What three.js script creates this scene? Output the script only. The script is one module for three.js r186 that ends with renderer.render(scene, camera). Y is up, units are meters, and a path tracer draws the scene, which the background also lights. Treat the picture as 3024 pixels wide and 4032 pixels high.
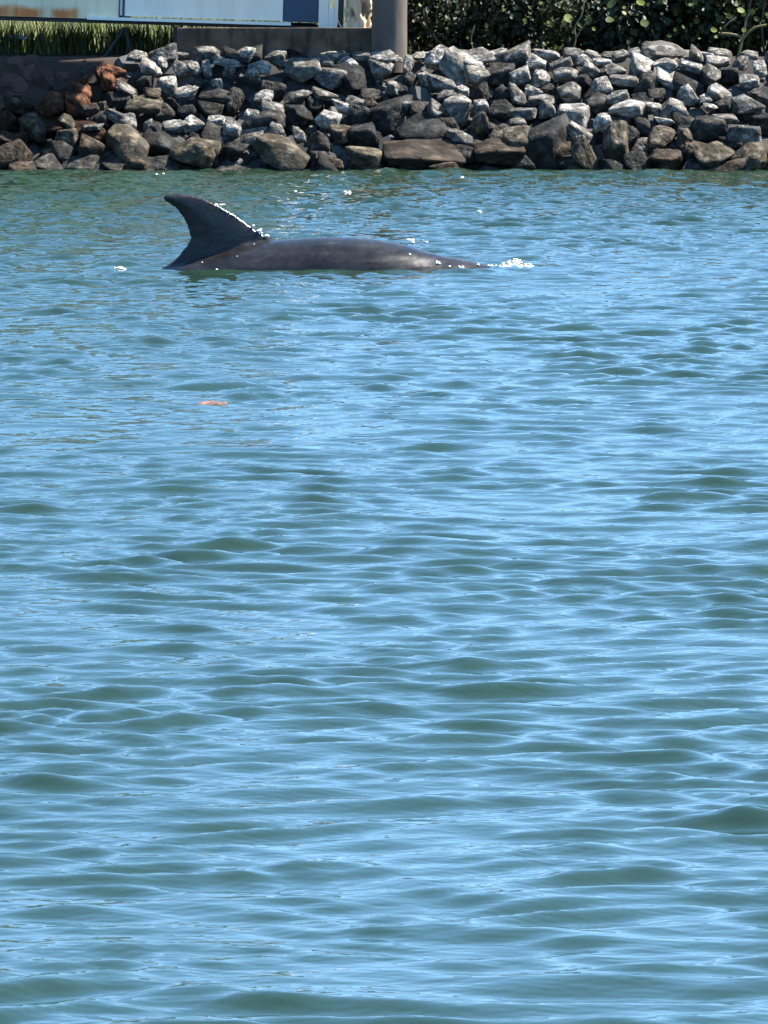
import * as THREE from 'three';
import { mergeGeometries, mergeVertices } from 'three/addons/utils/BufferGeometryUtils.js';
import { ImprovedNoise } from 'three/addons/math/ImprovedNoise.js';

// ------------------------------------------------------------------ camera, sky, sun, exposure
const scene = new THREE.Scene();
const PW = 3024, PH = 4032, F = 31000, CAM_H = 1.8;
const PITCH = Math.atan(2391 / F);
const camera = new THREE.PerspectiveCamera(2 * Math.atan(PH / 2 / F) * 180 / Math.PI, PW / PH, 0.1, 900);
camera.position.set(0, CAM_H, 0);
camera.rotation.set(-PITCH, 0, 0);
scene.add(camera);

const SUN = new THREE.Vector3(0.57, 0.80, -0.15).normalize();
{ // clear blue sky, paler towards the horizon, with a soft glow round the sun
  const W = 512, H = 256, data = new Float32Array(W * H * 4);
  const hor = [0.213, 0.408, 0.635], mid = [0.098, 0.255, 0.475], zen = [0.029, 0.083, 0.22];
  for (let j = 0; j < H; j++) for (let i = 0; i < W; i++) {
    const el = ((j + 0.5) / H - 0.5) * Math.PI, az = ((i + 0.5) / W - 0.5) * 2 * Math.PI;
    const d = new THREE.Vector3(Math.cos(el) * Math.cos(az), Math.sin(el), Math.cos(el) * Math.sin(az));
    const s = Math.max(d.y, 0), k = (j * W + i) * 4, c = d.dot(SUN);
    const t1 = Math.exp(-s * 5.5), t2 = Math.exp(-s * 1.6);
    const glow = 0.14 * Math.exp(-Math.acos(Math.min(1, c)) * 3.2);
    for (let n = 0; n < 3; n++) data[k + n] = (zen[n] + (mid[n] - zen[n]) * t2 + (hor[n] - mid[n]) * t1) * (0.70 + 0.60 * ((1 + c) / 2) ** 1.4) + glow * [1, 0.97, 0.9][n];
    data[k + 3] = 1;
  }
  const tex = new THREE.DataTexture(data, W, H, THREE.RGBAFormat, THREE.FloatType);
  tex.mapping = THREE.EquirectangularReflectionMapping; tex.magFilter = THREE.LinearFilter; tex.minFilter = THREE.LinearFilter;
  tex.needsUpdate = true;
  scene.background = tex; scene.environment = tex;
}
const sun = new THREE.DirectionalLight(new THREE.Color(1, 0.95, 0.86), 5);
sun.position.copy(SUN).multiplyScalar(40).add(new THREE.Vector3(0, 0, -25));
sun.target.position.set(0, 0, -25);
sun.castShadow = true; sun.shadow.mapSize.set(2048, 2048);
Object.assign(sun.shadow.camera, { left: -8, right: 8, top: 25, bottom: -25, near: 1, far: 120 });
scene.add(sun, sun.target);

const renderer = new THREE.WebGLRenderer({ antialias: true });
renderer.setSize(768, 1024);
renderer.toneMapping = THREE.LinearToneMapping;
renderer.toneMappingExposure = 3.6;
renderer.shadowMap.enabled = true;

// ------------------------------------------------------------------ helpers
function rng(seed) { let a = seed >>> 0; return () => { a = (a + 0x6D2B79F5) | 0; let t = Math.imul(a ^ (a >>> 15), 1 | a); t = (t + Math.imul(t ^ (t >>> 7), 61 | t)) ^ t; return ((t ^ (t >>> 14)) >>> 0) / 4294967296; }; }
const perlin = new ImprovedNoise();
const fbm = (x, y, z, o = 4) => { let s = 0, a = 0.5; for (let i = 0; i < o; i++) { s += a * perlin.noise(x, y, z); x = x * 2.03 + 7.1; y = y * 2.03 + 3.7; z = z * 2.03 + 1.3; a *= 0.5; } return s; };
const clamp = (v, a = 0, b = 1) => Math.min(b, Math.max(a, v));
const smooth = (a, b, v) => { const t = clamp((v - a) / (b - a)); return t * t * (3 - 2 * t); };
// a photograph pixel gives a direction; the plane it is met with gives the distance
function ray(px, py) {
  const x = (px - PW / 2) / F, y = -(py - PH / 2) / F, c = Math.cos(PITCH), s = Math.sin(PITCH);
  return [x, y * c - s, -y * s - c];
}
const atDepth = (px, py, d) => { const r = ray(px, py), k = -d / r[2]; return [r[0] * k, CAM_H + r[1] * k, -d]; };
const atHeight = (px, py, y) => { const r = ray(px, py), k = (y - CAM_H) / r[1]; return [r[0] * k, y, r[2] * k]; };
const WATER_EDGE = -atHeight(1512, 672, 0)[2];          // metres from the camera to the foot of the bank
const SLOPE = 0.66, BANK_TOP = 0.74;
function atSlope(px, py) { // meets the face of the rock bank
  const r = ray(px, py), k = (CAM_H + SLOPE * WATER_EDGE) / (-SLOPE * r[2] - r[1]);
  return [r[0] * k, CAM_H + r[1] * k, r[2] * k];
}
const pxm = d => F / d;                                  // photograph pixels per metre, near enough

const taken = {};
function numbered(n) { const k = taken[n] = (taken[n] ?? -1) + 1; return k ? `${n}_${String(k).padStart(3, '0')}` : n; }
function shade(o) { o.traverse(m => { if (m.isMesh) { m.castShadow = true; m.receiveShadow = true; } }); return o; }
function tag(o, label, category, group) { o.userData.label = label; o.userData.category = category; if (group) o.userData.group = group; return o; }
function structure(name, geo, mat) { const m = new THREE.Mesh(geo, mat); m.name = name; m.userData.kind = 'structure'; m.castShadow = m.receiveShadow = true; scene.add(m); return m; }
function thing(name, label, category, pos = [0, 0, 0], group) { const g = new THREE.Group(); g.name = numbered(name); g.position.set(...pos); tag(g, label, category, group); scene.add(g); return g; }
function part(name, geo, mat, parent, pos) { const m = new THREE.Mesh(geo, mat); m.name = name; if (pos) m.position.set(...pos); m.castShadow = m.receiveShadow = true; parent.add(m); return m; }
const lin = (r, g, b) => new THREE.Color().setRGB(r, g, b);
const M = (c, rough = 0.8, extra = {}) => new THREE.MeshPhysicalMaterial({ color: lin(...c), roughness: rough, ...extra });
function tube(pts, r, seg = 12, rad = 7) { return new THREE.TubeGeometry(new THREE.CatmullRomCurve3(pts.map(p => new THREE.Vector3(...p))), seg, r, rad, false); }
function noiseTexture(w, h, fn, srgb = true) {
  const d = new Uint8Array(w * h * 4);
  for (let j = 0; j < h; j++) for (let i = 0; i < w; i++) { const c = fn(i / w, j / h); for (let n = 0; n < 3; n++) d[(j * w + i) * 4 + n] = clamp(c[n]) * 255; d[(j * w + i) * 4 + 3] = 255; }
  const t = new THREE.DataTexture(d, w, h); t.magFilter = THREE.LinearFilter; t.minFilter = THREE.LinearFilter; t.wrapS = t.wrapT = THREE.RepeatWrapping;
  if (srgb) t.colorSpace = THREE.SRGBColorSpace; t.needsUpdate = true; return t;
}

// ------------------------------------------------------------------ water
const R0 = rng(11);
const waves = [];
{
  const N = 110; let sum = 0;
  for (let i = 0; i < N; i++) {
    const lam = 0.055 * Math.pow(1.4 / 0.055, (i + R0()) / N);
    const q = Math.log(lam / 0.205);
    const s = Math.exp(-q * q / (2 * (q > 0 ? 0.56 : 0.70) ** 2));
    let g = 0; for (let n = 0; n < 4; n++) g += R0() - 0.5;
    const dir = 0.08 + g * (lam < 0.16 ? 1.1 : lam < 0.4 ? 0.66 : 0.9);
    const k = 2 * Math.PI / lam;
    waves.push({ kx: k * Math.sin(dir), kz: k * Math.cos(dir), a: s / k, ph: R0() * 6.283, s, fine: lam < 0.34 }); sum += s * s / 2;
  }
  const f = 0.146 / Math.sqrt(sum); for (const w of waves) w.a *= f;
}
const DOLPHIN = atHeight(1200, 1062, 0), DZ = -DOLPHIN[2], DS = pxm(DZ);
function waterHeight(x, z) {
  // slow wander of the wave trains, so that crests are not straight
  const wx = x + 0.10 * Math.sin(1.7 * z + 0.6) + 0.06 * Math.sin(3.1 * x + 1.3 * z), wz = z + 0.08 * Math.sin(2.3 * x + 0.4 * z) + 0.05 * Math.sin(4.7 * x - 1.1 * z + 2);
  // gusts: patches of rougher and calmer water
  const gust = clamp(1.0 + 0.75 * perlin.noise(x * 0.9 + 5, z * 0.42, 3.3) + 0.5 * perlin.noise(x * 2.6, z * 1.1, 7.7), 0.5, 1.6) * (1 + 0.45 * smooth(WATER_EDGE - 15, WATER_EDGE - 3, -z));
  let a = 0, b = 0; for (const w of waves) { const v = w.a * Math.sin(w.kx * wx + w.kz * wz + w.ph); if (w.fine) b += v; else a += v; }
  let h = a + b * gust; h += 11 * h * h - 0.001;
  // water pushed up along the dolphin and ahead of its snout
  const dx = x - DOLPHIN[0] - 0.08, dz = z + DZ;
  if (Math.abs(dx) < 2 && Math.abs(dz) < 1.4) {
    const e = (Math.hypot(dx / 0.82, dz / 0.20) - 1) * 0.22;
    h += e > -0.05 ? -0.006 * Math.cos(e * 42) * Math.exp(-Math.abs(e) * 6.5) : 0;
    h += 0.022 * Math.exp(-(((dx - 0.86) / 0.15) ** 2) - ((dz + 0.02) / 0.10) ** 2) * (1 + 0.5 * Math.sin(dx * 60 + dz * 25)) + 0.014 * Math.exp(-(((dx + 1.05) / 0.07) ** 2) - (dz / 0.09) ** 2);
  }
  return h;
}
{
  const spread = (from, to, step, grow) => { const o = []; let v = from; while (Math.abs(v) < Math.abs(to)) { step *= grow; v += Math.sign(to - from) * step; o.push(v); } return o; };
  const xs = []; for (let x = -3.3; x <= 3.3; x += 0.016) xs.push(x);
  const right = spread(3.3, 160, 0.016, 1.22); const X = [...right.map(v => -v).reverse(), ...xs, ...right];
  const Z = []; for (let z = 6; z > -11.8; z -= 0.35) Z.push(z);
  for (let z = -11.8; z > -26;) { Z.push(z); z -= 0.021; }
  for (let z = -26; z > -(WATER_EDGE + 0.5);) { Z.push(z); z -= 0.034; }
  const nx = X.length, nz = Z.length, p = new Float32Array(nx * nz * 3), idx = new Uint32Array((nx - 1) * (nz - 1) * 6);
  let k = 0; for (let j = 0; j < nz; j++) for (let i = 0; i < nx; i++) { p[k++] = X[i]; p[k++] = waterHeight(X[i], Z[j]); p[k++] = Z[j]; }
  k = 0; for (let j = 0; j < nz - 1; j++) for (let i = 0; i < nx - 1; i++) { const a = j * nx + i, b = a + 1, c = a + nx, d = c + 1; idx[k++] = a; idx[k++] = b; idx[k++] = c; idx[k++] = b; idx[k++] = d; idx[k++] = c; }
  const g = new THREE.BufferGeometry(); g.setAttribute('position', new THREE.BufferAttribute(p, 3)); g.setIndex(new THREE.BufferAttribute(idx, 1)); g.computeVertexNormals();
  // cat's-paw ripples a few centimetres long, in a tile of 1.6 m
  const rp = rng(5), fine = []; for (let i = 0; i < 60; i++) { let u, v, m; do { u = Math.round((rp() - 0.5) * 110); v = Math.round((rp() - 0.5) * 110); m = Math.hypot(u, v); } while (m < 20 || m > 58 || Math.abs(u) > Math.abs(v) * 1.3); fine.push([u, v, rp() * 6.283, 22 / m]); }
  const n = 1024, rip = noiseTexture(n, n, (u, v) => { let h = 0; for (const [a, b, ph, k] of fine) h += k * Math.sin(6.28319 * (a * u + b * v) + ph); const c = 0.5 + h / 26; return [c, c, c]; }, false);
  const uv = new Float32Array(nx * nz * 2); for (let i = 0; i < nx * nz; i++) { uv[2 * i] = p[3 * i] / 1.6; uv[2 * i + 1] = p[3 * i + 2] / 1.6; } g.setAttribute('uv', new THREE.BufferAttribute(uv, 2));
  structure('water', g, M([0.0125, 0.0285, 0.0172], 0.045, { ior: 1.333, bumpMap: rip, bumpScale: 0.0011 }));
}

// ------------------------------------------------------------------ ground behind and under the bank
{
  const top = WATER_EDGE + BANK_TOP / SLOPE;
  const prof = []; // distance, height
  prof.push([WATER_EDGE - 1.2, -1.1], [WATER_EDGE + 0.2, -0.20]);
  for (let i = 1; i <= 10; i++) { const t = i / 10; prof.push([WATER_EDGE + 0.2 + t * (top - WATER_EDGE), -0.2 + t * (BANK_TOP - 0.02 + 0.2)]); }
  for (let d = top + 0.3; d < top + 12; d += 0.25) prof.push([d, BANK_TOP]);
  prof.push([top + 40, BANK_TOP], [top + 400, BANK_TOP]);
  const xs = [-200, -60, -20, -8]; for (let x = -5; x <= 5; x += 0.2) xs.push(x); xs.push(8, 20, 60, 200);
  const p = [], col = [], idx = [], nx = xs.length;
  prof.forEach(([d, y]) => xs.forEach(x => {
    p.push(x, y + (d < top ? 0.03 : 0.015) * fbm(x * 2.1, d * 2.3, 0.5), -d);
    const n = fbm(x * 3, d * 3, 4.2) , g = smooth(top + 0.8, top + 1.6, d);
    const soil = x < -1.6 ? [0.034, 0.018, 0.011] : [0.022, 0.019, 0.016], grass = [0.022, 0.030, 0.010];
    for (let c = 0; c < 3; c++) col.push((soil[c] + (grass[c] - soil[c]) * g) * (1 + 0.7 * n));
  }));
  for (let j = 0; j < prof.length - 1; j++) for (let i = 0; i < nx - 1; i++) { const a = j * nx + i, b = a + 1, c = a + nx, d = c + 1; idx.push(a, b, c, b, d, c); }
  const g = new THREE.BufferGeometry(); g.setAttribute('position', new THREE.Float32BufferAttribute(p, 3)); g.setAttribute('color', new THREE.Float32BufferAttribute(col, 3)); g.setIndex(idx); g.computeVertexNormals();
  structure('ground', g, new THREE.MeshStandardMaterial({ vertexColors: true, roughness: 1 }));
}

// ------------------------------------------------------------------ rock bank
function rockGeometry(seed) {
  const r = rng(seed * 7919 + 3), planes = [], n = 6 + Math.floor(r() * 6);
  for (let i = 0; i < n; i++) { const u = r() * 2 - 1, a = r() * 6.283, s = Math.sqrt(1 - u * u); planes.push([s * Math.cos(a), u, s * Math.sin(a), 0.56 + 0.36 * r()]); }
  for (const ax of [[1, 0, 0], [-1, 0, 0], [0, 1, 0], [0, -1, 0], [0, 0, 1], [0, 0, -1]]) planes.push([...ax.map(v => v + (r() - 0.5) * 0.5), 0.85 + 0.2 * r()]);
  const src = new THREE.IcosahedronGeometry(1, 6); src.deleteAttribute('uv'); src.deleteAttribute('normal');
  const g = mergeVertices(src, 1e-4), p = g.attributes.position, col = [], lo = [9, 9, 9], hi = [-9, -9, -9];
  const o = r() * 50;
  for (let i = 0; i < p.count; i++) {
    const d = [p.getX(i), p.getY(i), p.getZ(i)]; let s = 0;
    for (const q of planes) { const t = (d[0] * q[0] + d[1] * q[1] + d[2] * q[2]) / q[3]; if (t > 0) s += t ** 60; }
    const rad = s ** (-1 / 60) * (1 + 0.07 * fbm(d[0] * 1.8 + o, d[1] * 1.8, d[2] * 1.8, 2) + 0.06 * fbm(d[0] * 6 + o, d[1] * 6, d[2] * 6, 3));
    for (let c = 0; c < 3; c++) { d[c] *= rad; lo[c] = Math.min(lo[c], d[c]); hi[c] = Math.max(hi[c], d[c]); }
    p.setXYZ(i, ...d);
    const pale = smooth(0.05, 0.17, fbm(d[0] * 1.9 + o + 9, d[1] * 1.9, d[2] * 1.9, 4)), speck = fbm(d[0] * 9 + o, d[1] * 9, d[2] * 9, 2);
    const v = 0.70 + 1.0 * pale + 0.75 * speck; col.push(v, v * (1 - 0.03 * pale), v * (1 - 0.07 * pale));
  }
  for (let i = 0; i < p.count; i++) p.setXYZ(i, ...[0, 1, 2].map(c => (p.getComponent(i, c) - (lo[c] + hi[c]) / 2) / (hi[c] - lo[c])));
  g.setAttribute('color', new THREE.Float32BufferAttribute(col.map(v => Math.max(0.15, v)), 3)); g.computeVertexNormals();
  // texture laid on from the axis that each face looks along
  const f = g.toNonIndexed(), q = f.attributes.position, ruv = [], e1 = new THREE.Vector3(), e2 = new THREE.Vector3();
  for (let i = 0; i < q.count; i += 3) {
    const v = [0, 1, 2].map(k => new THREE.Vector3().fromBufferAttribute(q, i + k)), nn = e1.subVectors(v[1], v[0]).cross(e2.subVectors(v[2], v[0])).toArray().map(Math.abs), ax = nn.indexOf(Math.max(...nn));
    for (const w of v) { const c = w.toArray(); c.splice(ax, 1); ruv.push(c[0] * 0.5 + o * 0.31 + ax * 0.37, c[1] * 0.5 + o * 0.17); }
  }
  f.setAttribute('uv', new THREE.Float32BufferAttribute(ruv, 2));
  return f;
}
const ROCKS = []; for (let i = 0; i < 44; i++) ROCKS.push(rockGeometry(i + 1));
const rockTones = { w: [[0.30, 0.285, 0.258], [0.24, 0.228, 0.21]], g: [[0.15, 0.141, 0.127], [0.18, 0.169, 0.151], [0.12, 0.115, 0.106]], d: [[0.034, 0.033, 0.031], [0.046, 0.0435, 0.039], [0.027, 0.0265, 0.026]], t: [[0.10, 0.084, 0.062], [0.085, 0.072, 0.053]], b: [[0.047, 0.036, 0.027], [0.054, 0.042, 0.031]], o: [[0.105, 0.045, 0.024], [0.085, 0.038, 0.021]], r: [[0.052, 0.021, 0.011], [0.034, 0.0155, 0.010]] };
const grit = (u, v, f) => fbm(u * f * 5 + 11, v * f * 5 + 4, f, 5);
const rockRelief = noiseTexture(512, 512, (u, v) => { const n = grit(u, v, 2.6), r = 1 - Math.abs(grit(u + 0.3, v + 0.1, 1.7)) * 5; const c = 0.5 + 0.7 * n + 0.16 * Math.max(0, r); return [c, c, c]; }, false);
const rockStain = noiseTexture(512, 512, (u, v) => { const n = grit(u + 0.5, v + 0.2, 2.0), s = smooth(0.02, 0.10, grit(u, v + 0.6, 1.1)), k = smooth(0.0, 0.035, 0.05 - Math.abs(grit(u + 0.7, v, 1.4))), c = 0.92 + 0.4 * n - 0.14 * s - 0.07 * k; return [c, c * (1 - 0.02 * s), c * (1 - 0.06 * s)]; });
for (const t of [rockRelief, rockStain]) t.wrapS = t.wrapT = THREE.MirroredRepeatWrapping;
const rockMats = {}; for (const k in rockTones) rockMats[k] = rockTones[k].map(c => new THREE.MeshPhysicalMaterial({ color: lin(...c), vertexColors: true, map: rockStain, bumpMap: rockRelief, bumpScale: 0.014, roughness: 0.8, specularIntensity: 0.2 }));
// stones read off the photograph: x, y, width, height, turn in degrees, tone (three sheets of 1024 pixels, drawn at 1.62 times)
const sheets = [
  '330 655 190 130 0 o,490 655 185 150 -15 o,725 440 165 85 8 o,695 525 115 135 0 o,520 555 190 55 -38 o,620 450 45 95 25 o,540 490 60 60 0 o,960 435 150 135 -15 w,1032 390 55 80 0 w,810 560 170 50 -25 g,1080 550 115 115 10 w,1190 585 160 75 15 w,1160 430 120 85 0 g,1240 425 100 90 0 g,1320 430 70 105 0 w,1385 520 75 75 0 w,1370 600 220 120 -15 d,915 662 240 80 -5 t,1190 680 140 100 0 d,740 725 170 70 -25 g,650 660 60 65 0 t,70 765 140 120 0 b,210 815 160 200 10 b,430 765 120 60 -40 t,420 860 150 120 0 t,590 800 130 45 0 g,600 940 170 180 10 b,810 935 290 200 0 t,885 1040 150 110 -20 b,1250 975 350 200 -8 t,1120 795 160 60 10 w,1225 770 150 75 0 w,1380 752 110 65 -10 w,1480 815 115 120 -20 w,1400 880 270 130 -25 d,85 995 230 180 25 b,140 1065 180 70 0 b,1560 345 120 85 -10 w,1470 375 230 50 -8 w,1460 450 85 90 0 g,1610 460 110 90 0 g,945 785 55 75 0 g,820 760 130 60 -25 g,1600 725 110 85 20 w,1040 700 160 110 0 d,860 870 180 90 0 d,1000 830 140 120 0 d,380 950 220 160 0 d,300 1040 260 110 0 d,1120 640 120 80 0 d,640 740 160 120 0 d,500 1040 240 110 0 d,1040 1040 200 110 0 d,1500 620 110 140 0 d,1340 680 170 110 0 d,890 500 170 120 0 d,1500 940 170 120 0 d,980 600 140 90 0 b,560 690 140 90 0 b,120 660 190 120 0 b,40 880 150 110 0 b,750 610 170 110 0 d,1270 520 100 90 0 d,740 1055 190 70 0 d',
  '310 435 235 160 -5 g,440 388 160 95 -12 g,490 485 190 120 20 g,630 510 270 180 10 d,790 440 150 180 -12 g,850 445 60 100 -20 w,985 402 65 105 0 w,1150 372 120 110 0 w,1085 490 75 95 10 w,890 560 95 110 0 g,1000 510 95 160 0 d,1190 525 200 130 -12 g,1300 425 230 150 -25 g,1420 485 150 125 -10 g,1570 440 200 170 -15 d,1590 595 150 150 0 d,1330 570 85 85 0 w,120 565 160 160 0 d,300 600 150 80 22 g,460 595 180 62 -6 g,560 672 150 95 -15 w,480 740 145 95 -35 w,640 642 130 65 0 g,860 705 290 200 0 d,670 720 130 170 0 d,970 660 60 55 0 w,1060 685 170 115 0 d,1160 700 125 120 -25 g,1300 672 180 165 -25 g,1440 770 105 180 0 t,1450 665 90 85 0 w,1590 695 190 140 -20 d,90 745 250 160 -5 d,280 725 190 150 0 d,150 830 120 75 -15 g,290 855 85 120 10 g,550 840 160 115 0 t,700 860 210 200 0 d,1080 835 360 200 -5 d,170 985 390 190 -8 t,510 1035 135 100 10 b,710 1012 250 135 -5 t,1080 985 530 160 -3 b,1590 855 190 100 5 t,1560 965 330 160 0 b,1310 865 160 85 0 g,60 610 120 60 -8 w,420 900 160 150 0 d,930 560 110 110 0 d,1240 780 150 110 0 d,1340 960 200 120 0 d,900 1000 170 130 0 d,420 1010 150 130 0 d,40 420 150 70 -25 w,170 400 90 60 0 g,590 400 160 60 12 w,760 600 160 80 0 d,1460 580 100 120 20 d,120 670 150 80 0 g,390 650 120 110 0 d,740 650 90 60 0 b,1400 385 200 60 -8 w,920 365 60 40 0 w,1530 800 120 100 0 d,1230 600 130 60 0 g,1220 1050 180 60 0 b',
  '50 370 150 135 -10 d,175 388 140 80 -10 w,340 400 150 105 0 g,485 372 125 75 0 w,605 382 130 50 -5 w,720 352 115 75 0 g,990 322 290 80 0 g,1200 350 120 115 -25 g,1340 382 160 60 -5 w,1480 400 100 90 0 g,1610 430 100 105 0 w,370 462 165 95 0 g,535 430 130 90 -20 w,680 432 150 60 -5 g,840 428 160 110 -25 w,1000 402 180 85 -5 w,1170 412 170 70 -20 w,1420 452 150 110 0 d,1540 500 130 80 -10 w,730 510 200 85 -5 g,890 535 210 180 0 d,1030 482 210 45 -18 w,1160 520 220 140 -8 d,1360 585 180 80 -30 w,80 475 140 100 15 w,215 490 115 80 -5 w,60 605 105 140 0 g,170 570 120 75 10 g,205 632 180 80 10 g,390 572 150 115 10 g,600 540 115 130 -20 w,700 605 150 95 0 g,590 645 210 140 -15 d,410 722 220 150 -5 w,765 690 230 120 -8 w,930 680 120 70 -10 w,1050 695 170 130 -10 g,1150 600 130 140 0 w,1258 620 95 60 0 w,1295 672 95 50 0 w,1520 650 220 90 8 g,100 712 170 120 -20 g,600 785 120 115 10 w,990 762 140 62 -8 w,1140 770 200 140 0 d,1390 742 170 45 0 g,1290 810 220 210 -15 d,1510 855 220 160 -10 g,245 910 340 360 0 d,480 975 150 270 25 t,450 830 200 85 -35 g,690 920 160 270 5 t,780 870 150 140 15 d,990 872 195 115 -5 t,1130 870 100 120 0 t,1180 950 110 110 0 b,1000 1015 240 160 15 b,1310 985 270 150 -10 t,1560 1005 290 140 5 t,1230 1055 240 90 0 d,50 905 180 170 0 t,140 850 90 65 0 g,90 1020 190 130 0 d,830 1030 190 130 0 d,1420 900 150 130 0 d,1620 760 140 130 0 d,250 700 110 130 15 g,660 1040 150 100 0 d,1590 600 150 110 0 d,470 500 120 120 0 d,260 560 90 90 0 d,1300 470 120 120 0 g,60 770 140 80 -15 g,880 770 170 110 0 d,860 620 150 90 0 d,1380 650 130 110 0 d,950 590 130 100 0 d,720 780 160 100 5 d'];
{
  const bank = thing('rock_bank', 'sloping bank of piled grey, tan and rust-brown boulders along the water', 'rock bank', [0, 0, -WATER_EDGE]);
  const rr = rng(77); let count = 0;
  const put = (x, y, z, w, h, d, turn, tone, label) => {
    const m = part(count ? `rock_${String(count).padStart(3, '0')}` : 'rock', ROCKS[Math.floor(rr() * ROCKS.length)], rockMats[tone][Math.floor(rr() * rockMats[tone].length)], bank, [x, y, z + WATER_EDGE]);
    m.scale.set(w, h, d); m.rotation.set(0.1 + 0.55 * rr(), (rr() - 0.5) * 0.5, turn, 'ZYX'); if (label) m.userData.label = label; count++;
  };
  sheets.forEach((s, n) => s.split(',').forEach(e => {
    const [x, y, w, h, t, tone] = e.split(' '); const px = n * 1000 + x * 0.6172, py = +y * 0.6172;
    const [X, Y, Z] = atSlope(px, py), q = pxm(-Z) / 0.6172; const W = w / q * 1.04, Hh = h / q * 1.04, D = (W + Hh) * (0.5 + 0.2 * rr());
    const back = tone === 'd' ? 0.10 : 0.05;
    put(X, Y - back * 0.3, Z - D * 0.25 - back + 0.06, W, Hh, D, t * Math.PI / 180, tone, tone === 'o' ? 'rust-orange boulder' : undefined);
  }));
  for (let i = 0; i < 30; i++) { // the back row, lying on the level ground at the top
    const x = -1.75 + 4.7 * (i + 0.8 * rr()) / 30, w = 0.10 + 0.08 * rr(), h = w * (0.5 + 0.35 * rr());
    put(x, BANK_TOP + h * 0.1, -(WATER_EDGE + BANK_TOP / SLOPE + 0.02 + 0.3 * rr()), w * 1.25, h, w, (rr() - 0.5) * 0.6, rr() < 0.4 ? 'w' : rr() < 0.7 ? 'g' : 'd');
  }
  // stones between and beyond those
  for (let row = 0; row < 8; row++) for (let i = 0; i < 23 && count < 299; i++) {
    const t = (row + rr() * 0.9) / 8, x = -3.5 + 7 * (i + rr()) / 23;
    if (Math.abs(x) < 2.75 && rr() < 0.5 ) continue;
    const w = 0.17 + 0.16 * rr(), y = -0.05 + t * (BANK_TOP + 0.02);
    const u = rr(), tone = x < -1.85 && t > 0.35 ? 'r' : t < 0.3 ? (u < 0.6 ? 'd' : 'b') : u < 0.6 ? 'd' : u < 0.9 ? 'g' : 'w';  // rust stones at upper left, their colour also kept dark to deepen the shade
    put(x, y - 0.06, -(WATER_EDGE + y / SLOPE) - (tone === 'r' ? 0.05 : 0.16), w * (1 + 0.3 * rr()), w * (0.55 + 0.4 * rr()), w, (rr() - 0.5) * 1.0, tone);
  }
  // small rubble wedged in the gaps, too small to pick apart
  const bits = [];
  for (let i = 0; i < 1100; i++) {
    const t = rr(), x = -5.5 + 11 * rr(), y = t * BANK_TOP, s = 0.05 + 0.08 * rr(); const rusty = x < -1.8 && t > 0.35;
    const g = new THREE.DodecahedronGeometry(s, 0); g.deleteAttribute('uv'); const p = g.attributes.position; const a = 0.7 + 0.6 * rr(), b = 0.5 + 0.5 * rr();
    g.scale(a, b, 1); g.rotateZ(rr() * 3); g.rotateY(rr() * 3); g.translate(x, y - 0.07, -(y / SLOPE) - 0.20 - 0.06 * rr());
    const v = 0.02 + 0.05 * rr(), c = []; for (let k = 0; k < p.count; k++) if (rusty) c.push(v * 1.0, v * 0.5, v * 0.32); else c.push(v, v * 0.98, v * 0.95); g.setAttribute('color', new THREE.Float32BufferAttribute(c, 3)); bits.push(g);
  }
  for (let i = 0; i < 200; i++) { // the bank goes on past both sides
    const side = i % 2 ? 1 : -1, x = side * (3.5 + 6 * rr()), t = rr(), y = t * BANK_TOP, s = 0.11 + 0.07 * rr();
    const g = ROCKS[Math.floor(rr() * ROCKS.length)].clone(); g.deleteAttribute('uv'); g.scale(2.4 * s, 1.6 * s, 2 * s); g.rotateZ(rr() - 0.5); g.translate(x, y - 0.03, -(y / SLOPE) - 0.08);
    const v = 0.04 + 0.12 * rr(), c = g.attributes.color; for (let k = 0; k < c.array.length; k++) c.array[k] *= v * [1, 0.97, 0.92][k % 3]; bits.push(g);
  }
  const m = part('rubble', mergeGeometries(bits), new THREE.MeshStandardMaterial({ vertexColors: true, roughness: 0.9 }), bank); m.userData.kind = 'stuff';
}

function foamGlintGeometry(seed, list) { // list of x, y, z, radius
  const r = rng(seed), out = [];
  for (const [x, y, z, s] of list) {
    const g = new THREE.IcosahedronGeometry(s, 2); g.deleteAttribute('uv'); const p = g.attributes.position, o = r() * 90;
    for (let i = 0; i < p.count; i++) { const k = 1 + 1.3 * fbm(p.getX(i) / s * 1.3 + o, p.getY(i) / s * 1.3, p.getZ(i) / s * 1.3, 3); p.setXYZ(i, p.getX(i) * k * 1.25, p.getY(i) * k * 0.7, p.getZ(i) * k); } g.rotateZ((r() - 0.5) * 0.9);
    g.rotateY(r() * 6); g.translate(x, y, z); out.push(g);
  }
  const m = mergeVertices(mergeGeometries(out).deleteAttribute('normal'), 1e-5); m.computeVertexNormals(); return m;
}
const foamGlintMat = M([0.86, 0.87, 0.86], 0.6);  // white of the foam, and of the beads and flecks drawn as sun glints
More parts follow.
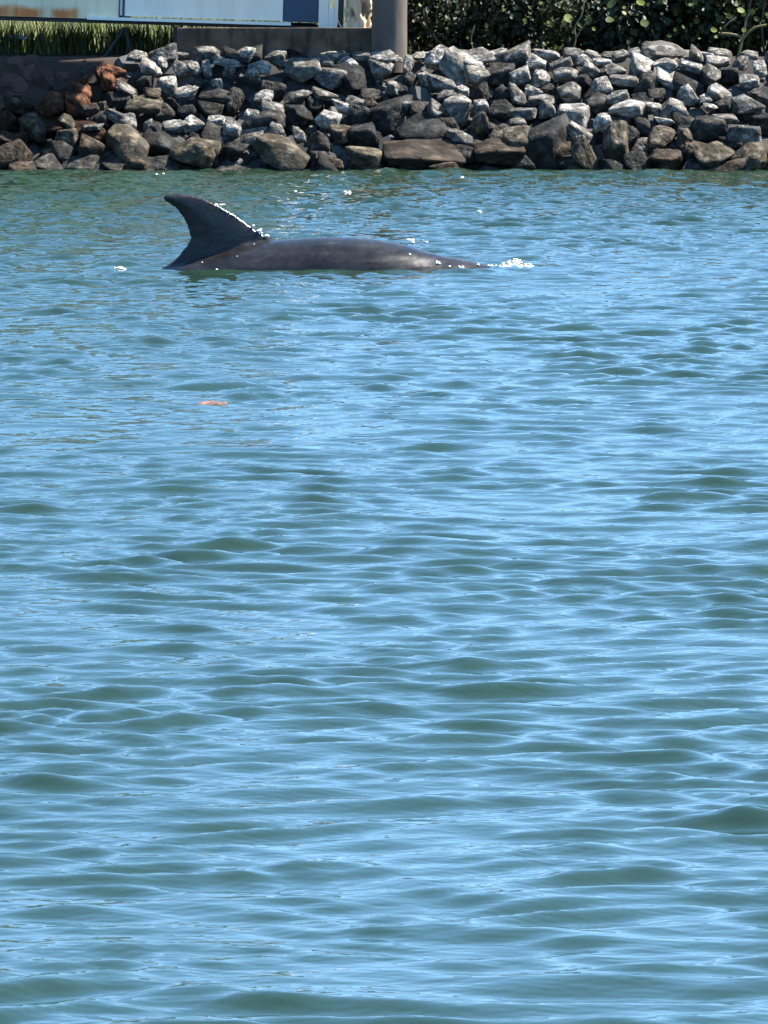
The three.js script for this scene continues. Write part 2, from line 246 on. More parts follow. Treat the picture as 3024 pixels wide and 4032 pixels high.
// ------------------------------------------------------------------ dolphin
{
  const X = px => (px - 1512) / DS, Y = py => atDepth(1512, py, DZ)[1];
  const xc = X(1200);
  // fin and the keel behind it, as an outline in photograph pixels
  const fin = [[1110, 990], [1068, 942], [1040, 928], [1000, 902], [960, 872], [920, 846], [880, 822], [840, 800], [800, 782], [760, 770], [715, 763], [675, 763], [652, 767], [643, 777], [648, 791], [672, 804], [696, 824], [718, 852], [735, 885], [745, 915], [750, 938], [744, 952], [728, 976], [702, 1008], [668, 1038], [622, 1068], [560, 1110], [560, 1180], [1110, 1180]].map(([x, y]) => [X(x) - xc, Y(y)]);
  const spline = pts => { const xs = pts.map(p => p[0]), ys = pts.map(p => p[1]); return x => { if (x <= xs[0]) return ys[0]; if (x >= xs.at(-1)) return ys.at(-1); let i = 0; while (x > xs[i + 1]) i++; const t = (x - xs[i]) / (xs[i + 1] - xs[i]), m = k => k <= 0 || k >= xs.length - 1 ? 0 : (ys[k + 1] - ys[k - 1]) / (xs[k + 1] - xs[k - 1]), h = xs[i + 1] - xs[i]; const t2 = t * t, t3 = t2 * t; return (2 * t3 - 3 * t2 + 1) * ys[i] + (t3 - 2 * t2 + t) * h * m(i) + (-2 * t3 + 3 * t2) * ys[i + 1] + (t3 - t2) * h * m(i + 1); }; };
  const P = (px, v) => [X(px) - xc, v];
  const top = spline([P(-240, -0.40), P(100, -0.33), P(420, -0.15), [X(560) - xc, -0.05], [X(640) - xc, Y(1064)], [X(740) - xc, Y(1030)], [X(840) - xc, Y(1002)], [X(960) - xc, Y(968)], [X(1080) - xc, Y(946)], [X(1200) - xc, Y(937)], [X(1310) - xc, Y(934)], [X(1420) - xc, Y(938)], [X(1530) - xc, Y(951)], [X(1620) - xc, Y(972)], [X(1720) - xc, Y(1001)], [X(1820) - xc, Y(1021)], [X(1900) - xc, Y(1039)], P(2000, -0.012), P(2120, -0.12), P(2240, -0.21), P(2380, -0.25)]);
  const bot = spline([P(-240, -0.43), P(100, -0.44), P(560, -0.37), P(840, -0.33), P(1200, -0.30), P(1530, -0.30), P(1820, -0.33), P(2000, -0.34), P(2120, -0.33), P(2240, -0.30), P(2380, -0.285)]);
  const wid = spline([P(-240, 0.016), P(100, 0.045), P(560, 0.13), P(840, 0.20), P(1200, 0.235), P(1530, 0.225), P(1820, 0.17), P(2000, 0.135), P(2120, 0.10), P(2240, 0.04), P(2380, 0.022)]);
  const poly = (pts, x, y) => { let d = 1e9, s = 1; for (let i = 0, j = pts.length - 1; i < pts.length; j = i++) { const ex = pts[j][0] - pts[i][0], ey = pts[j][1] - pts[i][1], wx = x - pts[i][0], wy = y - pts[i][1], t = clamp((wx * ex + wy * ey) / (ex * ex + ey * ey)); d = Math.min(d, (wx - ex * t) ** 2 + (wy - ey * t) ** 2); const a = y >= pts[i][1], b = y < pts[j][1], c = ex * wy > ey * wx; if ((a && b && c) || (!a && !b && !c)) s = -s; } return s * Math.sqrt(d); };
  const plate = (d2, off, T, W) => d2 > 0 ? Math.sqrt(d2 * d2 + off * off) : Math.max(d2, (Math.abs(off) - T * Math.sqrt(clamp(-d2 / W))) * 0.8);
  const smin = (a, b, k) => { const h = clamp(0.5 + 0.5 * (b - a) / k); return b + (a - b) * h - k * h * (1 - h); };
  const xl = X(-240) - xc, xr = X(2380) - xc;
  const fluke = [[xl + 0.14, 0.03], [xl + 0.02, 0.10], [xl - 0.14, 0.29], [xl - 0.20, 0.31], [xl - 0.17, 0.22], [xl - 0.11, 0.08], [xl - 0.08, 0.0], [xl - 0.11, -0.08], [xl - 0.17, -0.22], [xl - 0.20, -0.31], [xl - 0.14, -0.29], [xl + 0.02, -0.10], [xl + 0.14, -0.03]];
  const pec = [[0.62, 0.10], [0.50, 0.18], [0.36, 0.33], [0.30, 0.42], [0.34, 0.30], [0.44, 0.14]];
  const sdf = (x, y, z) => {
    const t = top(x), b = bot(x), w = wid(x), cy = (t + b) / 2, ry = Math.max((t - b) / 2, 0.012);
    const e = Math.sqrt(((y - cy) / ry) ** 2 + (z / w) ** 2);
    let d = (e - 1) * Math.min(ry, w) * 0.8;
    if (x < xl || x > xr) d = Math.max(d, x < xl ? xl - x : x - xr);
    if (x > fin[25][0] - 0.05 && x < 0.1) d = smin(d, plate(poly(fin, x, y), z, 0.026, 0.09), 0.022);
    if (x < xl + 0.3) d = smin(d, plate(poly(fluke, x, z), y + 0.415, 0.016, 0.06), 0.03);
    if (x > 0.2 && x < 0.75 && Math.abs(z) > 0.05) d = smin(d, plate(poly(pec, x, Math.abs(z)), y + 0.20 + Math.abs(z) * 0.4, 0.014, 0.05), 0.02);
    return d;
  };
  // surface nets over the field
  const cell = 0.0085, x0 = xl - 0.23, y0 = -0.50, z0 = -0.45, nx = Math.ceil((xr + 0.04 - x0) / cell), ny = Math.ceil((Y(740) - y0) / cell), nz = Math.ceil(0.90 / cell);
  const f = new Float32Array(nx * ny * nz), at = (i, j, k) => (k * ny + j) * nx + i;
  for (let k = 0; k < nz; k++) for (let j = 0; j < ny; j++) for (let i = 0; i < nx; i++) {
    const z = z0 + k * cell, y = y0 + j * cell; f[at(i, j, k)] = (y > 0.2 && Math.abs(z) > 0.06) ? 0.1 : sdf(x0 + i * cell, y, z);
  }
  const id = new Int32Array(nx * ny * nz).fill(-1), pos = [], tri = [];
  for (let k = 0; k < nz - 1; k++) for (let j = 0; j < ny - 1; j++) for (let i = 0; i < nx - 1; i++) {
    let s = [0, 0, 0], n = 0; const v = []; let neg = 0;
    for (let c = 0; c < 8; c++) { v[c] = f[at(i + (c & 1), j + ((c >> 1) & 1), k + (c >> 2))]; if (v[c] < 0) neg++; }
    if (!neg || neg === 8) continue;
    for (let a = 0; a < 8; a++) for (const bit of [1, 2, 4]) { const b = a | bit; if (b === a || (v[a] < 0) === (v[b] < 0)) continue; const t = v[a] / (v[a] - v[b]); s[0] += (a & 1) + (bit === 1 ? t : 0); s[1] += ((a >> 1) & 1) + (bit === 2 ? t : 0); s[2] += (a >> 2) + (bit === 4 ? t : 0); n++; }
    id[at(i, j, k)] = pos.length / 3; pos.push(x0 + (i + s[0] / n) * cell, y0 + (j + s[1] / n) * cell, z0 + (k + s[2] / n) * cell);
  }
  const quad = (a, b, c, d, flip) => { if (flip) tri.push(a, c, b, b, c, d); else tri.push(a, b, c, b, d, c); };
  for (let k = 1; k < nz - 1; k++) for (let j = 1; j < ny - 1; j++) for (let i = 1; i < nx - 1; i++) {
    const v = f[at(i, j, k)] < 0;
    if (v !== f[at(i + 1, j, k)] < 0) quad(id[at(i, j - 1, k - 1)], id[at(i, j, k - 1)], id[at(i, j - 1, k)], id[at(i, j, k)], !v);
    if (v !== f[at(i, j + 1, k)] < 0) quad(id[at(i - 1, j, k - 1)], id[at(i, j, k - 1)], id[at(i - 1, j, k)], id[at(i, j, k)], v);
    if (v !== f[at(i, j, k + 1)] < 0) quad(id[at(i - 1, j - 1, k)], id[at(i, j - 1, k)], id[at(i - 1, j, k)], id[at(i, j, k)], !v);
  }
  const g = new THREE.BufferGeometry(); g.setAttribute('position', new THREE.Float32BufferAttribute(pos, 3)); g.setIndex(tri); g.computeVertexNormals();
  const col = [];
  for (let i = 0; i < pos.length; i += 3) {
    const [x, y, z] = [pos[i], pos[i + 1], pos[i + 2]], n = fbm(x * 7, y * 7, z * 7, 4), sc = smooth(0.12, 0.3, fbm(x * 5 + 40, y * 16, z * 16, 3)), belly = smooth(-0.12, -0.26, y);
    const v = 1 + 0.9 * n + 0.9 * sc * smooth(-0.1, 0.1, n + 0.1); col.push((0.0255 + 0.15 * belly) * v, (0.0235 + 0.15 * belly) * v, (0.0245 + 0.15 * belly) * v);
  }
  g.setAttribute('color', new THREE.Float32BufferAttribute(col, 3));
  const d = thing('dolphin', 'dark grey dolphin arching its back and hooked dorsal fin above the water', 'dolphin', [xc, 0, -DZ]);
  // skin: mottling, pale rake scratches, and a wet film that varies in gloss
  const TW = 1024, TH = 512, rs = rng(909), line = new Float32Array(TW * TH);
  for (let i = 0; i < 150; i++) { const n = 1 + Math.floor(rs() * 3), a = (rs() - 0.5) * 1.3, L = 20 + 90 * rs(), cx = rs() * TW, cy = rs() * TH, k = 0.25 + 0.6 * rs(), bend = (rs() - 0.5) * 0.006; for (let q = 0; q < n; q++) for (let t = 0; t < L; t += 0.5) { const X = Math.round(cx + t * Math.cos(a + bend * t)) % TW, Y = Math.round(cy + q * 4 + t * Math.sin(a + bend * t)); if (X >= 0 && Y >= 0 && Y < TH) line[Y * TW + X] = k * Math.sin(Math.PI * t / L); } }
  const skin = noiseTexture(TW, TH, (u, v) => { const b = 0.80 + 0.30 * fbm(u * 22, v * 9, 3, 4) + 0.16 * fbm(u * 120, v * 60, 8, 2), l = line[Math.floor(v * TH) * TW + Math.floor(u * TW)] * 0.22; return [b + l, b + l, b + l * 0.95]; });
  const film = noiseTexture(TW, TH, (u, v) => { const c = 0.30 + 0.30 * fbm(u * 14, v * 40, 5, 4) + 0.10 * fbm(u * 90, v * 60, 2, 2); return [c, c, c]; }, false);
  const wrinkle = noiseTexture(TW, TH, (u, v) => { const c = 0.5 + 0.6 * fbm(u * 60, v * 22, 4, 4); return [c, c, c]; }, false);
  const suv = []; for (let i = 0; i < pos.length; i += 3) suv.push((pos[i] - x0) / 3.4, (pos[i + 1] + 0.5) / 1.0 + 0.15 * pos[i + 2]); g.setAttribute('uv', new THREE.Float32BufferAttribute(suv, 2));
  part('body', g, new THREE.MeshPhysicalMaterial({ vertexColors: true, map: skin, roughness: 1, roughnessMap: film, bumpMap: wrinkle, bumpScale: 0.0017, ior: 1.36 }), d);
  // white beads standing in for sun glints on the wet skin
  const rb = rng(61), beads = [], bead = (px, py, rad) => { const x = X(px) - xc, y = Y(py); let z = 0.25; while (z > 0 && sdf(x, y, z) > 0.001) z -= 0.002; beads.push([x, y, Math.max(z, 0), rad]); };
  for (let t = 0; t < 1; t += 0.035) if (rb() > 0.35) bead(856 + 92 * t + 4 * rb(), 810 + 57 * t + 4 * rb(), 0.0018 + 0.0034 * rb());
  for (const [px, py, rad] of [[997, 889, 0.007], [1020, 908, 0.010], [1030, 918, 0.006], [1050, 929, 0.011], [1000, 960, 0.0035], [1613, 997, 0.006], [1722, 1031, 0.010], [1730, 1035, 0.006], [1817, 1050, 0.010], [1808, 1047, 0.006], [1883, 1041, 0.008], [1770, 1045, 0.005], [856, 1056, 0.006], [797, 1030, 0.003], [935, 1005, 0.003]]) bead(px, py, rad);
  const bm = part('glint_beads', foamGlintGeometry(62, beads), foamGlintMat, d); bm.userData.kind = 'stuff'; bm.userData.label = 'white beads standing in for sun glints on the fin edge and back';
}

// ------------------------------------------------------------------ foam, glint flecks and floating things
{
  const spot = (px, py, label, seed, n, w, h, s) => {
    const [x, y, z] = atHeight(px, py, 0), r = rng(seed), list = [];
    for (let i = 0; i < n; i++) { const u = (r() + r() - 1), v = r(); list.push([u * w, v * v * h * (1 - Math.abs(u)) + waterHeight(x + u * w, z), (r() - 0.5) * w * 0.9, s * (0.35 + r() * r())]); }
    const m = new THREE.Mesh(foamGlintGeometry(seed, list), foamGlintMat); m.name = numbered('splash_foam'); m.position.set(x, 0, z); m.castShadow = m.receiveShadow = true; scene.add(m); tag(m, label, 'foam', 'foam round the dolphin'); if (n === 60) m.userData.kind = 'stuff';
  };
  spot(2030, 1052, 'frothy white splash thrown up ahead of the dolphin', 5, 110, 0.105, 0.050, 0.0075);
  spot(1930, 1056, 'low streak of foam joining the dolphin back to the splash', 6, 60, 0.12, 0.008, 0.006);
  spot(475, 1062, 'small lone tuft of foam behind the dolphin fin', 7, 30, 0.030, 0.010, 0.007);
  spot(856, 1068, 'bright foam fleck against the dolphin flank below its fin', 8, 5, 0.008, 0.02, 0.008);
}
{ // white flecks standing in for sun glints on the ripples towards the bank
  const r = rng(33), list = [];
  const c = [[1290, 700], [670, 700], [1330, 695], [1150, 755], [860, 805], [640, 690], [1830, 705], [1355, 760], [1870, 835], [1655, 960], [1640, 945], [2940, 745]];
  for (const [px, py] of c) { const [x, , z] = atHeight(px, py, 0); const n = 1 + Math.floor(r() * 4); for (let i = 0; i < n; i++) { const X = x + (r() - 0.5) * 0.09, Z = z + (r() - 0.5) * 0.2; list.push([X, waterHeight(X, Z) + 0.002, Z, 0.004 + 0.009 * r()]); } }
  const m = new THREE.Mesh(foamGlintGeometry(34, list), foamGlintMat); m.name = 'glint_flecks'; m.userData.kind = 'stuff'; tag(m, 'scattered white flecks standing in for sun glints on the ripples below the rock bank', 'foam'); m.castShadow = m.receiveShadow = true; scene.add(m);
}
{ // floating leaf, bent to the ripple it lies on
  const [x, , z] = atHeight(832, 1590, 0), g = new THREE.SphereGeometry(1, 36, 16);
  const p = g.attributes.position; for (let i = 0; i < p.count; i++) { const u = p.getX(i), X = u * 0.060, Z = p.getZ(i) * 0.045 * (1 - 0.3 * u) + 0.02 * u * u; p.setXYZ(i, X, p.getY(i) * 0.011 * (0.8 + 1.4 * fbm(X * 30 + 2, Z * 30, 1)) + waterHeight(x + X, z + Z) - 0.001 + 0.006 * fbm(X * 24 + 2, Z * 24, 1), Z); }
  g.computeVertexNormals();
  const m = new THREE.Mesh(g, M([0.115, 0.052, 0.034], 0.6)); m.name = 'floating_leaf'; m.position.set(x, 0, z); m.castShadow = m.receiveShadow = true; scene.add(m); tag(m, 'wet orange leaf floating on the open ripples', 'leaf');
}

// ------------------------------------------------------------------ on top of the bank
const TZ = WATER_EDGE + 1.75;
{ // white trailer, slightly tilted, its lower edge just in the picture
  const [lx, ly] = atDepth(-900, 100, TZ), s = pxm(TZ), yAt = px => atDepth(px, 84, TZ)[1];
  const base = yAt(700), t = thing('trailer', 'white metal trailer with rust-stained lower edge standing above the grass behind the rocks', 'trailer', [0, BANK_TOP, -TZ]);
  const Xp = px => (px - 1512) / s, tilt = -1.72 * Math.PI / 180, body = new THREE.Group(); body.name = 'body'; body.position.set(Xp(700), base - BANK_TOP, 0); body.rotation.z = tilt; t.add(body);
  const bx = px => Xp(px) - Xp(700);
  const rust = noiseTexture(512, 512, (u, v) => { // stain along the lower edge of the left panel
    const n = fbm(u * 14, v * 5, 2.2, 4), n2 = fbm(u * 5 + 3, v * 2, 8.1, 3), drip = fbm(u * 60, v * 1.5, 5, 2);
    const band = smooth(-0.01, 0.004, v) * smooth(0.042, 0.016, v + 0.02 * n) , along = smooth(0.86, 0.72, u + 0.25 * n2) + 0.8 * smooth(0.05, 0.02, Math.abs(u - 0.845 + 0.02 * n));
    const k = clamp((band * along) * (1.05 + 1.2 * n + 0.5 * drip)), dirt = 1 - 0.10 * clamp(0.5 + 2 * n2) - 0.05 * clamp(drip * 3);
    return [1.0 * dirt + (0.90 - 1.0) * k, 0.91 * dirt + (0.52 - 0.91) * k, 0.76 * dirt + (0.26 - 0.76) * k];
  });
  const plain = noiseTexture(256, 128, (u, v) => { const n = fbm(u * 6, v * 4, 1.2, 4), d = 0.95 - 0.06 * n - 0.05 * clamp(fbm(u * 9, v * 5, 6, 3) * 3); return [d * 1.04, d * 0.97, d * 0.885]; });
  const white = M([0.90, 0.84, 0.73], 0.45);
  const box = (name, a, b, y0, y1, zf, depth, mat, parent = body) => { const g = new THREE.BoxGeometry((b - a) / s, y1 - y0, depth); return part(name, g, mat, parent, [(bx(a) + bx(b)) / 2, (y0 + y1) / 2, zf - depth / 2]); };
  box('wall_panel', -900, 468, 0.0, 2.15, 0, 1.7, new THREE.MeshStandardMaterial({ map: rust, roughness: 0.5 })).userData.label = 'cream white panel with orange rust stains along its lower edge';
  box('seam_strip', 468, 474, 0.0, 2.15, 0.004, 1.6, M([0.10, 0.10, 0.10], 0.6));
  box('seam_strip', 474, 482, 0.03, 2.15, 0.012, 1.6, M([0.62, 0.62, 0.63], 0.5));
  box('seam_strip', 482, 492, 0.0, 2.15, 0.002, 1.6, M([0.07, 0.07, 0.075], 0.6));
  box('wall_panel', 492, 1113, 0.026, 2.15, 0, 1.7, new THREE.MeshStandardMaterial({ map: plain, roughness: 0.5 }));  // tall body carried up out of view so that it shades the left slope
  box('bottom_rail', 345, 1146, -0.006, 0.0155, 0.03, 0.06, white);
  box('blue_panel', 1114, 1252, 0.02, 0.62, -0.02, 1.6, M([0.035, 0.060, 0.105], 0.5)).userData.label = 'dark blue panel';
  box('end_panel', 1254, 1292, -0.012, 0.62, 0.005, 0.3, white);
  box('end_panel', 1292.5, 1316, -0.012, 0.118, 0.004, 0.3, white);
  box('corner_post', 1317, 1328, -0.012, 0.62, 0.03, 0.03, white);
  part('corner_brace', tube([[bx(1328), 0.06, 0.02], [bx(1336), 0.02, 0.02], [bx(1346), -0.006, 0.02]], 0.004), white, body);
  box('end_plate', 1330, 1352, 0.0, 0.62, -0.02, 0.9, M([0.055, 0.05, 0.055], 0.6));
  box('under_frame', -880, 1356, -0.03, -0.0065, -0.02, 1.5, M([0.03, 0.028, 0.027], 0.7));
  box('shade_slab', -900, 1290, 2.02, 2.06, 0.95, 0.945, M([0.5, 0.5, 0.47], 0.8)).userData.label = 'flat grey slab, unseen, added along the trailer top to shade the left rocks';  // out of view, added to throw shade on the rocks at the left
  for (const px of [-880, 300, 920]) part('shade_slab_arm', tube([[bx(px), 1.45, 0.01], [bx(px), 2.015, 0.86]], 0.014, 2, 8), M([0.4, 0.4, 0.4], 0.5), body);  // arms of the added slab, out of view too
  const dark = M([0.035, 0.036, 0.04], 0.8);
  const leg = (a, b, z, m = dark) => part('leg', new THREE.BoxGeometry((b - a) / s, 0.30, 0.06), m, t, [(Xp(a) + Xp(b)) / 2, 0.06, z]);
  leg(684, 712, -0.06); leg(-700, -660, -0.06); leg(1300, 1330, -0.3); leg(-500, -470, -1.3); leg(1000, 1030, -1.3);
  // braced jack under the seam
  for (const [a, b] of [[410, 490], [520, 492]]) { const p = [Xp(a), -0.01, -0.12], q = [Xp(b), 0.2, -0.12]; part('brace', tube([p, q], 0.012, 2, 6), dark, t); }
}
{ // low concrete wall
  const d = TZ - 0.28, s = pxm(d), x0 = (700 - 1512) / s, x1 = (1500 - 1512) / s, g = new THREE.BoxGeometry(x1 - x0, 0.26, 0.16, 150, 26, 6), p = g.attributes.position, col = [];
  for (let i = 0; i < p.count; i++) { const n = fbm(p.getX(i) * 6, p.getY(i) * 9, p.getZ(i) * 6, 4), k = 1 + 1.2 * n; p.setZ(i, p.getZ(i) + 0.025 * fbm(p.getX(i) * 4, p.getY(i) * 6, 3)); const st = 1 - 0.5 * smooth(0.0, 0.2, fbm(p.getX(i) * 14, p.getY(i) * 3, 9, 3)); col.push(0.105 * k * st, 0.066 * k * st, 0.042 * k * st); }
  g.setAttribute('color', new THREE.Float32BufferAttribute(col, 3)); g.computeVertexNormals();
  const w = new THREE.Mesh(g, new THREE.MeshStandardMaterial({ vertexColors: true, roughness: 0.95 })); w.name = 'low_wall'; w.position.set((x0 + x1) / 2, BANK_TOP + 0.075, -d); w.castShadow = w.receiveShadow = true; scene.add(w); tag(w, 'low dark concrete wall under the trailer beside the round piling', 'wall');
}
{ // round piling
  const d = TZ - 0.45, s = pxm(d), r = 140 / 2 / s, pts = [[0, 0], [r * 1.03, 0], [r * 1.02, 0.1], [r, 0.5], [r * 0.99, 1.6], [r * 0.95, 1.66], [0, 1.68]].map(p => new THREE.Vector2(...p));
  const g = new THREE.LatheGeometry(pts, 40), p = g.attributes.position, col = [];
  const gg = new THREE.CylinderGeometry(r * 0.98, r, 1.7, 48, 60), q = gg.attributes.position;
  for (let i = 0; i < q.count; i++) { const n = fbm(q.getX(i) * 9, q.getY(i) * 2.5, q.getZ(i) * 9, 4), k = 1 + 1.0 * n, b = 1 + 0.07 * n; q.setX(i, q.getX(i) * b); q.setZ(i, q.getZ(i) * b); col.push(0.095 * k, 0.073 * k, 0.058 * k); }
  gg.setAttribute('color', new THREE.Float32BufferAttribute(col, 3)); gg.computeVertexNormals();
  const m = thing('piling', 'smooth grey round piling between the low wall and the hedge', 'piling', [(1534 - 1512) / s, BANK_TOP - 0.1, -d]);
  part('post', gg, new THREE.MeshStandardMaterial({ vertexColors: true, roughness: 0.8 }), m, [0, 0.85, 0]);
  part('cap', new THREE.CylinderGeometry(r * 0.7, r * 1.02, 0.06, 40), M([0.14, 0.13, 0.13], 0.8), m, [0, 1.731, 0]);
}
{ // added tan column, coloured as sunlit soil and plants behind the wall
  const d = TZ - 0.05, s = pxm(d), g = new THREE.CylinderGeometry(0.085, 0.10, 0.95, 40, 50), p = g.attributes.position, col = [];
  for (let i = 0; i < p.count; i++) {
    const x = p.getX(i), y = p.getY(i), z = p.getZ(i), a = Math.atan2(z, x), n = fbm(Math.cos(a) * 2, y * 3, Math.sin(a) * 2, 4), hollow = smooth(0.02, 0.22, fbm(x * 16 + 4, y * 9, z * 16, 3) + 0.25 * smooth(-0.02, 0.07, x));
    const k = 1 + 0.35 * n - 0.30 * hollow; p.setX(i, x * k); p.setZ(i, z * k);
    const v = 1 + 0.5 * fbm(Math.cos(a) * 12, y * 2, Math.sin(a) * 12, 3); const c = hollow; col.push((0.62 - 0.42 * c) * v, (0.50 - 0.37 * c) * v, (0.33 - 0.25 * c) * v);
  }
  g.setAttribute('color', new THREE.Float32BufferAttribute(col, 3)); g.computeVertexNormals();
  const m = new THREE.Mesh(g, new THREE.MeshStandardMaterial({ vertexColors: true, roughness: 0.9 })); m.name = 'sunlit_soil_column'; m.position.set((1415 - 1512) / s, BANK_TOP + 0.46, -d); m.castShadow = m.receiveShadow = true; scene.add(m); tag(m, 'added pale tan column standing in for sunlit soil between the trailer end and the round piling', 'soil_stand_in');
}
{ // white pipe on the grass
  const [x, y, z] = atDepth(66, 146, TZ + 1.0); const g = new THREE.CapsuleGeometry(0.014, 0.13, 4, 10); g.rotateZ(Math.PI / 2 - 0.06);
  const m = new THREE.Mesh(g, M([0.8, 0.8, 0.78], 0.5)); m.name = 'pipe'; m.position.set(x, BANK_TOP + 0.012, -(TZ + 1.0)); scene.add(shade(m)); m.position.y = y; tag(m, 'short white pipe lying in the grass under the trailer', 'pipe');
}

// ------------------------------------------------------------------ grass under and behind the trailer
{
  const r = rng(91), p = [], col = [], idx = [];
  for (let i = 0; i < 14000; i++) {
    const x = -5 + 6.5 * r(), d = TZ + 0.9 + 5 * r() * r(); if (perlin.noise(x * 4, d * 1.5, 2) < -0.12 && r() < 0.8) continue;
    const h = 0.08 + (d - TZ) * 0.035 + 0.2 * r() * r() + 0.05 * r(), w = 0.004 + 0.005 * r(), lean = (r() - 0.5) * 0.16, lz = (r() - 0.5) * 0.12, a = r() * 3.14, cx = Math.cos(a) * w, cz = Math.sin(a) * w, b = p.length / 3, y0 = BANK_TOP - 0.01;
    p.push(x - cx, y0, -d - cz, x + cx, y0, -d + cz, x - cx * 0.8 + lean * 0.35, y0 + h * 0.6, -d - cz + lz * 0.35, x + cx * 0.8 + lean * 0.35, y0 + h * 0.6, -d + cz + lz * 0.35, x + lean, y0 + h, -d + lz);
    const dry = r(), c = dry < 0.3 ? [0.26, 0.25, 0.10] : dry < 0.45 ? [0.28, 0.27, 0.16] : [0.085 + 0.06 * r(), 0.14 + 0.07 * r(), 0.04]; for (let k = 0; k < 5; k++) col.push(...c);
    idx.push(b, b + 1, b + 2, b + 1, b + 3, b + 2, b + 2, b + 3, b + 4);
  }
  const g = new THREE.BufferGeometry(); g.setAttribute('position', new THREE.Float32BufferAttribute(p, 3)); g.setAttribute('color', new THREE.Float32BufferAttribute(col, 3)); g.setIndex(idx); g.computeVertexNormals();
  const m = new THREE.Mesh(g, new THREE.MeshPhysicalMaterial({ vertexColors: true, roughness: 0.9, side: THREE.DoubleSide, transmission: 0.35 })); m.name = 'grass'; m.userData.kind = 'stuff'; tag(m, 'rough green and straw coloured grass behind the trailer legs', 'grass'); m.castShadow = m.receiveShadow = true; scene.add(m);
}

// ------------------------------------------------------------------ hedge of round-leaved shrubs
function leafShape(r, cup) { const g = new THREE.CircleGeometry(r, 9); const p = g.attributes.position; for (let i = 0; i < p.count; i++) { const x = p.getX(i), y = p.getY(i); p.setXYZ(i, x * (1 - 0.12 * y / r), y, cup * Math.abs(x) + 0.4 * cup * y * y / r); } g.deleteAttribute('uv'); g.computeVertexNormals(); return g; }
const leafMat = new THREE.MeshPhysicalMaterial({ vertexColors: true, roughness: 0.5, side: THREE.DoubleSide, transmission: 0.22, specularIntensity: 0.35 });
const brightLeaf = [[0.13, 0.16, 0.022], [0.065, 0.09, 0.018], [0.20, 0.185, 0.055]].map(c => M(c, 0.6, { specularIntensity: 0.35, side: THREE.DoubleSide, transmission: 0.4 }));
const barkMat = M([0.14, 0.11, 0.075], 0.9), paleBark = M([0.15, 0.115, 0.05], 0.9);
function shrub(cx, d, w, h, seed, label, n, tint, leafR) {
  const r = rng(seed), t = thing('shrub', label, 'shrub', [cx, BANK_TOP, -d], 'hedge of round-leaved shrubs behind the rocks');
  const tips = [];
  for (let i = 0; i < 9; i++) { const a = r() * 6.283, bx = (r() - 0.5) * w * 0.5, bz = (r() - 0.5) * 0.3, ex = bx + Math.cos(a) * w * 0.4, ez = bz + Math.sin(a) * 0.35, ey = h * (0.5 + 0.45 * r()); part('stem', tube([[bx, -0.03, bz], [(bx * 2 + ex) / 3 + (r() - 0.5) * 0.1, ey * 0.4, (bz + ez) / 2], [ex, ey, ez]], 0.009 + 0.006 * r(), 8, 6), barkMat, t); tips.push([ex, ey, ez]); }
  const list = [], up = new THREE.Vector3(0, 0, 1), base = [leafShape(leafR, 0.25), leafShape(leafR * 0.75, 0.15), leafShape(leafR * 0.55, 0.3)];
  const lobes = []; for (let i = 0; i < 44; i++) lobes.push([(r() - 0.5) * w * 1.15, 0.04 + r() * h * 0.9, (r() - 0.5) * 0.8, 0.14 + 0.14 * r()]);
  for (let i = 0; i < n; i++) {
    const L = lobes[Math.floor(r() * lobes.length)], q = new THREE.Vector3(r() - 0.5, r() - 0.5, r() - 0.5).normalize().multiplyScalar(L[3] * Math.cbrt(0.15 + 0.85 * r()));
    const y = L[1] + q.y; if (y < -0.02) continue;
    const g = base[Math.floor(r() * 3)].clone(); g.scale(0.6 + 0.45 * r(), 1, 1); const nrm = q.clone().normalize().multiplyScalar(0.5).add(new THREE.Vector3(r() - 0.5, r() * 0.7 - 0.1, r() - 0.5)).normalize();
    g.applyQuaternion(new THREE.Quaternion().setFromUnitVectors(up, nrm)); g.translate(L[0] + q.x, y, L[2] + q.z);
    const v = 0.6 + 0.8 * r(), yel = r() < 0.06 ? 2.4 : 1, c = []; for (let k = 0; k < g.attributes.position.count; k++) c.push(tint[0] * v * yel, tint[1] * v * Math.sqrt(yel), tint[2] * v); g.setAttribute('color', new THREE.Float32BufferAttribute(c, 3)); list.push(g);
  }
  part('foliage', mergeGeometries(list), leafMat, t).userData.kind = 'stuff';
  return t;
}
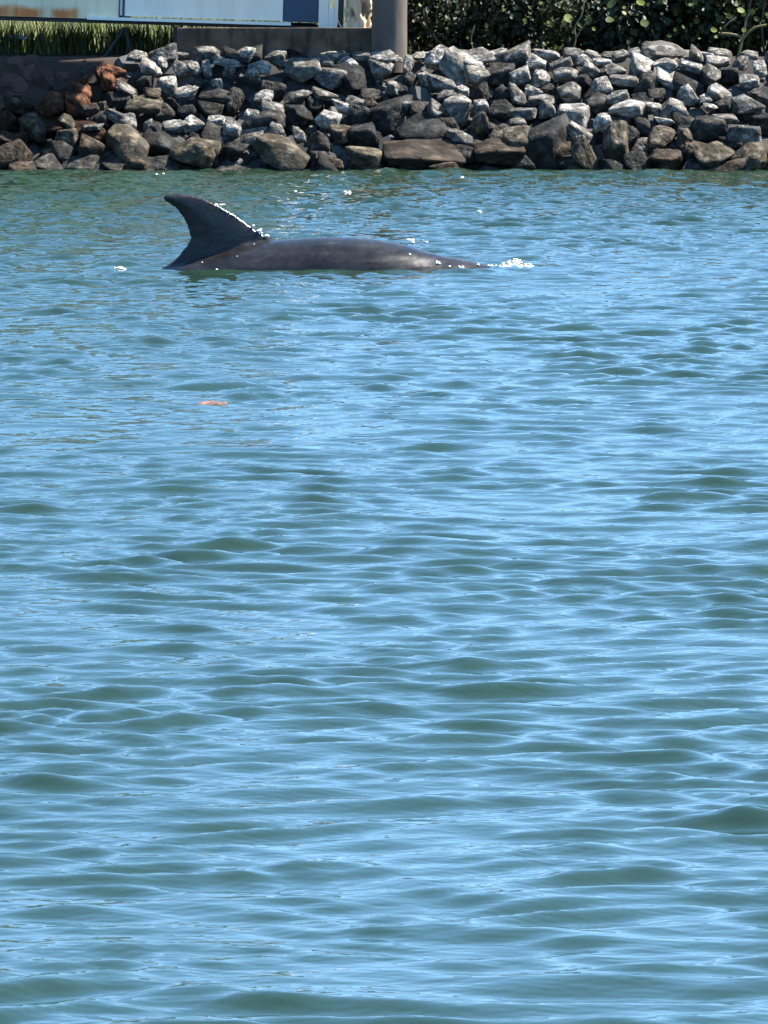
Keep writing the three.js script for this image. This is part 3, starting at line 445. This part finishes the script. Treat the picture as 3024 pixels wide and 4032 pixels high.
{
  const d = WATER_EDGE + 2.2, s = pxm(d), X = px => (px - 1512) / s;
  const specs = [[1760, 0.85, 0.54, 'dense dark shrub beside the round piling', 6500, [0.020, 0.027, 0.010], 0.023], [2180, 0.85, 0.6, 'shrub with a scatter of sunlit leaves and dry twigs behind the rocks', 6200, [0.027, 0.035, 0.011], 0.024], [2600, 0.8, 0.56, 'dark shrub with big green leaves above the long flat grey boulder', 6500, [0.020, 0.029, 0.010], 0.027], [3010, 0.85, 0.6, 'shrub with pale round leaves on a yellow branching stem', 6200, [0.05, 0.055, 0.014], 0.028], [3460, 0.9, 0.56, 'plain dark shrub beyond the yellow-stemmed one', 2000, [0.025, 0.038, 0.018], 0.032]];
  const made = specs.map(([px, w, h, l, n, c, lr], i) => shrub(X(px), d, w, h, 300 + i, l, n, c, lr));
  // leaves that stand out, each by itself: px, py, radius in pixels
  const r = rng(404), near = WATER_EDGE + 1.52, sn = pxm(near), shapes = {};
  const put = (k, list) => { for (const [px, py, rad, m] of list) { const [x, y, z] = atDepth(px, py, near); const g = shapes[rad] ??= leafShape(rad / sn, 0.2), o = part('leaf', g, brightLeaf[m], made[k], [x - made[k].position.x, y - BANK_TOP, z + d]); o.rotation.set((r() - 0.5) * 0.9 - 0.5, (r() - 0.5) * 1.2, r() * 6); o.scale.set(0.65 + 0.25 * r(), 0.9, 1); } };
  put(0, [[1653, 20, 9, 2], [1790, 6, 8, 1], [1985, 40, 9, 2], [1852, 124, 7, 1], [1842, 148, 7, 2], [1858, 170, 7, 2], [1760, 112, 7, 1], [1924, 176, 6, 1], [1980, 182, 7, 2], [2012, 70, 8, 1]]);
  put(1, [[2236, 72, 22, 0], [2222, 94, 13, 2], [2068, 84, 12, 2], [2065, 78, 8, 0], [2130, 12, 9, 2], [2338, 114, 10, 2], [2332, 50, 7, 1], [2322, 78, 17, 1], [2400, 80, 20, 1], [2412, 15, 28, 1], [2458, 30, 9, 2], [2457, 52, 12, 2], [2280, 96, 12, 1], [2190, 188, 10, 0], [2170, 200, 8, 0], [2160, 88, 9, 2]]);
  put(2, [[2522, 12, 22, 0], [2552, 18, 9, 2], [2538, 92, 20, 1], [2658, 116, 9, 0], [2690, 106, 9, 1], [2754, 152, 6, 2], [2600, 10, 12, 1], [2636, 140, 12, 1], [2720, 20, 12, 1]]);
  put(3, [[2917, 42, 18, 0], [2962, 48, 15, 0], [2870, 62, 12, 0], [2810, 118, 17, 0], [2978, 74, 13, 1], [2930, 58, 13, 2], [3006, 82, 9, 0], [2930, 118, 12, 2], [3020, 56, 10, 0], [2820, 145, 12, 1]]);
  const stem = (k, pts, rad, mat) => part('twig', tube(pts.map(([px, py]) => { const [x, y, z] = atDepth(px, py, near + 0.02); return [x - made[k].position.x, y - BANK_TOP, z + d]; }), rad, 10, 6), mat, made[k]);
  stem(3, [[2905, 225], [2918, 175], [2922, 150], [2880, 135], [2830, 132]], 0.011, paleBark); stem(3, [[2920, 160], [2945, 130], [2975, 108], [3020, 98]], 0.010, paleBark); stem(3, [[2918, 165], [2932, 110], [2940, 70], [2962, 50]], 0.007, barkMat); stem(3, [[2850, 110], [2875, 85], [2900, 70]], 0.006, barkMat);
  stem(1, [[2255, 200], [2268, 150], [2262, 110], [2290, 60], [2300, 0]], 0.006, paleBark); stem(1, [[2270, 150], [2292, 110], [2320, 85]], 0.005, barkMat); stem(0, [[1862, 195], [1856, 150], [1868, 100]], 0.005, paleBark);
}
renderer.render(scene, camera);
